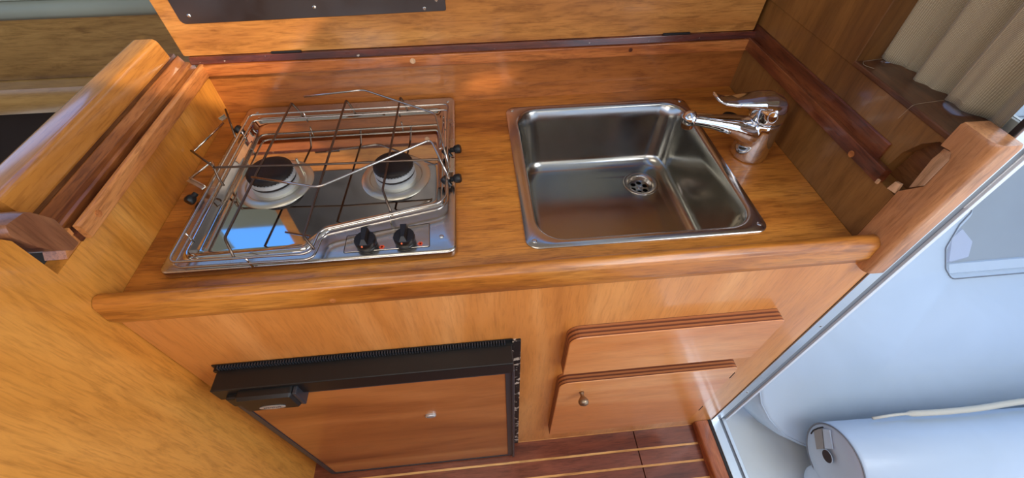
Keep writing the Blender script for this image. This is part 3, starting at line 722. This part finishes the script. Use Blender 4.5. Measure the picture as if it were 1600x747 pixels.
# burners
for cx, cy, R0, rc in ((.1795, .266, .069, .041), (.406, .262, .0655, .0375)):
    bn = obj('burner', lathe(bmesh.new(), [(rc + .001, .0), (rc + .001, .0095), (rc - .003, .011), (rc - .003, .013), (rc * .6, .013)], (cx, cy, .0101), 44, cap=False), M_BURN, t)
    autosmooth(bn, 40)
    rg = obj('drip_ring', lathe(bmesh.new(), [(R0, .0), (R0, .001), (R0 - .0015, .0022), (R0 - .014, .0050), (R0 - .0155, .0044), (R0 - .017, .0020), (rc, .0016)], (cx, cy, .0101), 56, cap=False), M_RING, bn, smooth=False)
    autosmooth(rg, 40)
    obj('burner_gap', lathe(bmesh.new(), [(rc - .0005, .0), (rc - .0005, .004)], (cx, cy, .0225), 44), M_SEAM, bn)
    obj('flame_spreader', lathe(bmesh.new(), [(rc - .003, .0), (rc + .0005, .001), (rc + .0005, .0085), (rc - .002, .0095)], (cx, cy, .0262), 44), M_BURN, bn)
    b = bmesh.new(); lathe(b, [(rc - .002, 0), (rc - .0005, .0015), (rc - .0005, .006), (rc - .004, .0085), (rc - .010, .0095), (rc * .45, .0085), (.001, .0085)], (cx, cy, .0362), 44)
    for k in range(40):
        a = 2 * PI * k / 40; cyl(b, (cx + (rc - .0012) * math.cos(a), cy + (rc - .0012) * math.sin(a), .0362), .0011, .005, 6)
    autosmooth(obj('burner_cap', b, M_DKMET, bn), 40)
b = bmesh.new(); cyl(b, (.2245, .290, .012), .0022, .034, 10); obj('igniter', b, M_RING, t)
# fiddle rails: two parallel wires round the tray
WR = .0021
def wireloop(d, z): return [(x, y, z) for x, y in inset(tr0, d)]
def wire(name, pts, r=WR, fil=.014, closed=False, m=None, parent=t):
    return obj(name, tube(bmesh.new(), pts, r, fil, closed), m or M_WIRE, parent, smooth=True)
plan = [(.0855, .0585), (.297, .0555), (.303, .104), (.4945, .1475), (.5065, .163), (.5095, .456), (.0885, .456)]
wire('fiddle_wire', [(x, y, .0425) for x, y in plan], closed=True)
wire('fiddle_wire', [(x, y, .0285) for x, y in plan], closed=True)
for x, y in ((.0865, .12), (.088, .40), (.2, .057), (.5075, .25), (.5092, .41), (.20, .456), (.40, .456), (.41, .128)):
    wire('stay', [(x, y, .041), (x, y + .001, .0165)], r=.0017)
# pan support rods with turned-down ends
for xa, xb, yf, zf in ((.186, .166, .088, .056), (.298, .286, .082, .054), (.411, .397, .182, .050)):
    yfe = {.166: .060, .286: .064, .397: .136}[xb]
    wire('support_rod', [(xa + .008, .4575, .030), (xa + .006, .4575, .042), (xa, .452, .067), (xb, yf, zf), (xb + .016, yfe, .042)], fil=.005, m=M_WIREDK)
wire('cross_rod', [(.101, .243, .031), (.098, .246, .045), (.094, .258, .062), (.300, .246, .063), (.495, .244, .060), (.508, .225, .044)], fil=.006, m=M_WIREDK)
# swinging pot clamps
c1 = wire('pot_clamp', [(.216, .452, .080), (.335, .467, .080), (.488, .363, .080), (.505, .262, .074), (.512, .235, .046)], fil=.012)
c2 = wire('pot_clamp', [(.184, .202, .080), (.301, .165, .080), (.482, .278, .080), (.497, .235, .072), (.512, .205, .045)], fil=.012)
c3 = wire('pot_clamp', [(.0145, .433, .052), (.022, .352, .048), (-.0, .352, .048)][:2] + [(.026, .335, .050)], fil=.004)
c4 = wire('pot_clamp', [(.034, .264, .034), (.068, .300, .045), (.094, .256, .060)], fil=.006)
wire('clamp_arm', [(.030, .318, .058), (.094, .258, .064)], m=M_WIREDK)
wire('clamp_arm', [(.038, .470, .050), (.066, .405, .022)], m=M_WIREDK)
wire('clamp_rod', [(.0385, .438, .038), (.010, .350, .034)])
for o_ in (c3,): bpy.data.objects.remove(o_)
def clamp_knob(c, ax, s=1.0):
    b = bmesh.new(); lathe(b, [(.007 * s, 0), (.0085 * s, .003), (.009 * s, .010), (.0075 * s, .013), (.001, .0135)], c, 10, ax)
    lathe(b, [(.005, -.008), (.005, 0)], c, 12, ax)
    return autosmooth(obj('clamp_knob', b, M_BLACK, t), 40)
clamp_knob((.520, .312, .028), (1, -.1, .2)); clamp_knob((.519, .224, .028), (1, -.1, .2))
clamp_knob((.508, .300, .028), (-.4, .2, .5), .9); clamp_knob((.507, .215, .028), (-.4, .2, .5), .9)
clamp_knob((.074, .423, .024), (-.6, .2, .5)); clamp_knob((.049, .226, .024), (-.3, -.8, -.1))
def bracket(x, y, z, l_, ang):
    b = bmesh.new(); box(b, -l_, l_, -.0045, .0045, -.0012, .0012, bev=.0008); box(b, -l_, l_, .002, .0045, .0, .005, bev=.0006)
    bmesh.ops.rotate(b, verts=b.verts[:], cent=(0, 0, 0), matrix=Matrix.Rotation(ang, 3, 'Z'))
    bmesh.ops.translate(b, verts=b.verts[:], vec=(x, y, z)); return obj('clamp_bracket', b, M_RING, t)
bracket(.048, .254, .030, .0225, -.62); bracket(.035, .452, .040, .008, 1.1)
bracket(.515, .262, .030, .02, 1.5)

# ---------------------------------------------------------------- doorway jamb and threshold
j = structure('trim_2', bx(1.2402, 1.2425, .001, .008, FZ + .02, 1.15), M_SEAM, 'pale aluminium door jamb with groove beside the corner post')
b = bmesh.new(); box(b, 1.2420, 1.2705, -.002, .006, FZ + .026, 1.15, bev=.001); obj('face_strip', b, M_ALU, j)
b = bmesh.new(); box(b, 1.2705, 1.2725, .000, .006, FZ + .026, 1.15); obj('joint_line', b, M_ALUDK, j)
b = bmesh.new(); box(b, 1.2725, 1.2875, .001, .006, FZ + .026, 1.15); obj('groove', b, M_ALUDK, j)
b = bmesh.new(); box(b, 1.2875, 1.2960, -.004, .006, FZ + .026, 1.15, bev=.001); obj('outer_lip', b, M_ALUW, j)
for z in (.139, -.25, -.62):
    obj('screw', lathe(bmesh.new(), [(.0036, 0), (.0034, .0006), (.0015, .0002)], (1.2605, -.002, z), 14, (0, -1, 0)), M_SCREW, j)
    obj('screw_hole', cyl(bmesh.new(), (1.2605, -.0024, z), .0012, .0006, 10, (0, -1, 0)), M_SEAM, j)
j = structure('trim_3', bx(1.229, 1.2375, -1.3, .002, FZ - .04, FZ + .034), M_GAP, 'aluminium door sill beside dark wooden threshold')
b = bmesh.new(); box(b, 1.2375, 1.265, -1.3, .002, FZ - .04, FZ + .036, bev=.001); obj('face_strip', b, M_ALU, j)
b = bmesh.new(); box(b, 1.265, 1.274, -1.3, .0, FZ - .04, FZ + .030); obj('groove', b, M_ALUDK, j)
b = bmesh.new(); box(b, 1.274, 1.284, -1.3, .0, FZ - .05, FZ + .036, bev=.001); obj('outer_lip', b, M_ALU, j)
b = bmesh.new(); sec = rnd([(1.186, FZ - .05), (1.229, FZ - .05), (1.229, FZ + .034), (1.187, FZ + .031)], [.001, .001, .003, .008], 4)
prism_y(b, sec, -1.3, .0); tag(autosmooth(obj('threshold', b, W_THR), 40), 'rounded wooden threshold rail at the bottom of the doorway', 'threshold')

# ---------------------------------------------------------------- cockpit beyond the doorway
structure('floor_outer', bx(1.29, 4.2, -2.6, 2.2, -1.03, -.98), M_GEL, 'white moulded cockpit floor outside the doorway')
AL = math.radians(40); P0 = Vector((0, -.09, -.9)); VV = Vector((0, math.cos(AL), math.sin(AL))); NN = Vector((0, -math.sin(AL), math.cos(AL)))
def sl(x, s, h=0.0): return P0 + Vector((x, 0, 0)) + VV * s + NN * h
t = empty('seat_cushion', (2.2, .3, -.9), 'large white vinyl cockpit cushion leaning beyond the doorway, window opening in it', 'cushion')
outl = [(1.60, -.030), (1.538, -.016), (1.463, .027), (1.415, .084), (1.391, .14), (1.388, .208), (1.40, .40), (1.44, .90), (1.5, 1.25), (3.4, 1.25), (3.4, -.02)]
outl = outl[::-1]
def ccw(p):
    a = sum(p[i - 1][0] * p[i][1] - p[i][0] * p[i - 1][1] for i in range(len(p))); return p if a > 0 else p[::-1]
outl = ccw(outl)
outl = rnd(outl, .04, 3)
hole = ccw([(2.075, .487), (2.058, .520), (2.064, .587), (2.12, .66), (2.164, .697), (2.24, 1.0), (3.0, 1.0), (3.0, .487)])
hole = rnd(hole, .02, 3)
b = bmesh.new()
nz = lambda lp, h: [tuple(sl(x, s, h)) for x, s in lp]
loft(b, [nz(outl, -.14), nz(outl, -.035), nz(inset(outl, .004), -.016), nz(inset(outl, .012), -.004), nz(inset(outl, .022), .0)], True, False)
fill_ring(b, inset(outl, .022), [hole], lambda p: tuple(sl(p[0], p[1], 0)))
loft(b, [nz(hole, 0), nz(inset(hole, .006), -.004), nz(inset(hole, .018), -.012)], False, False)
bmesh.ops.remove_doubles(b, verts=b.verts[:], dist=1e-6)
autosmooth(obj('cover', b, M_VINYL, t), 45)
b = bmesh.new(); tube(b, nz(inset(outl, .010), -.005), .0022, closed=True, raw=True, n=6); obj('piping', b, M_VINYL, t, smooth=True)
b = bmesh.new(); tube(b, nz(inset(hole, -.002), .0006), .0022, closed=True, raw=True, n=6); obj('opening_seam', b, M_PIPE, t, smooth=True)
b = bmesh.new(); lp = inset(hole, -.002)
bmesh.ops.create_circle
fill_ring(b, inset(hole, .010), [], lambda p: tuple(sl(p[0], p[1], -.010))); obj('opening_lining', b, M_VGREY, t)
b = bmesh.new(); pp = rnd(ccw([(2.07, .536), (2.148, .55), (2.168, .602), (2.133, .651), (2.09, .62)]), .008, 3)
loft(b, [nz(pp, -.010), nz(inset(pp, .004), -.004)]); obj('pale_patch', b, M_VLIGHT, t)
b = bmesh.new(); pp = rnd(ccw([(2.068, .500), (2.95, .500), (2.95, .537), (2.07, .5375)]), .008, 3)
loft(b, [nz(pp, -.010), nz(inset(pp, .004), -.0035)]); obj('opening_rim', b, M_VINYL, t)

# unseen slab added above the cushions; its two holes shape the sun patches
b = bmesh.new(); plate(b, rect(1.05, 5.5, -4.0, 1.6), [rect(1.40, 1.80, -1.16, -.82), rect(2.22, 2.345, -1.15, -1.07)], 1.5, 1.53)
structure('sun_shaping_slab', b, M_GEL, 'unseen white slab added above the doorway to block and shape sunlight')

# rolled bolster: a folded cushion, its round end facing the door
t = empty('bolster', (1.9, -.17, -.9), 'white vinyl rolled bolster with dark hole in its end, lying at lower right', 'cushion')
ctr = Vector((1.5, -.165, -.775)); axd = Vector((1, -.03, .0)).normalized()
def endloop(scale, dx, bulge=0.0):
    out = []
    for k in range(72):
        a = 2 * PI * k / 72
        r = .104 * scale
        if math.cos(a) * 1 > -2:
            pass
            pass
        out.append(tuple(ctr + axd * dx + Vector((0, -math.cos(a) * r, math.sin(a) * r))))
    return out
b = bmesh.new()
loft(b, [endloop(.22, .004), endloop(.6, .0), endloop(.90, .002), endloop(.965, .006), endloop(1, .016), endloop(1.01, .3), endloop(1.0, .8), endloop(1, 1.6)], True, True)
c0 = ctr; ctr = Vector((1.502, -.228, -.897))
loft(b, [endloop(.15, .004), endloop(.45, .0), endloop(.70, .002), endloop(.76, .006), endloop(.79, .016), endloop(.79, .8), endloop(.79, 1.6)], True, True)
ctr = c0
autosmooth(obj('cover', b, M_VINYL, t), 60)
b = bmesh.new(); tube(b, endloop(.975, .0055), .0022, closed=True, raw=True, n=6); obj('piping', b, M_PIPE, t, smooth=True)
hc = Vector((1.4975, -.150, -.776))
b = bmesh.new(); cyl(b, hc, .0175, .003, 28, (-1, 0, 0)); obj('end_hole', b, mat('hole_brown', (52, 34, 26), .8), t)
b = bmesh.new(); tube(b, [hc + Vector((-.002, math.cos(a) * .018, math.sin(a) * .018)) for a in [2 * PI * k / 24 for k in range(24)]], .0012, closed=True, raw=True, n=6); obj('hole_rim', b, M_VINYL, t)
def flat(pts, th):
    b = bmesh.new(); loft(b, [[(1.4995, y, z) for y, z in pts], [(1.4995 - th - .003, y, z) for y, z in pts]]); return b
obj('velcro_patch', flat([(-.079, -.776), (-.085, -.740), (-.130, -.775), (-.124, -.806)], .001), M_VELCRO, t)
obj('label_patch', flat([(-.087, -.736), (-.097, -.712), (-.140, -.741), (-.131, -.770)], .0006), M_VINYL, t)
b = bmesh.new(); tube(b, [(1.4955, -.083, -.794), (1.4955, -.0785, -.776), (1.4955, -.080, -.752), (1.4955, -.084, -.730)], .0020, fil=.004); obj('torn_edge', b, M_SEAM, t)
# beige piping where the two cushions meet
b = bmesh.new(); tube(b, [(1.62, -.084, -.690), (1.70, -.080, -.690), (1.80, -.088, -.682), (1.92, -.090, -.680), (2.06, -.082, -.684), (2.3, -.082, -.684), (2.8, -.084, -.684)], [.004] * 6 + [.0085] * 60, fil=.05)
tag(obj('cord', b, M_ROPE, smooth=True), 'beige cord lying in the crease above white bolster', 'cord')
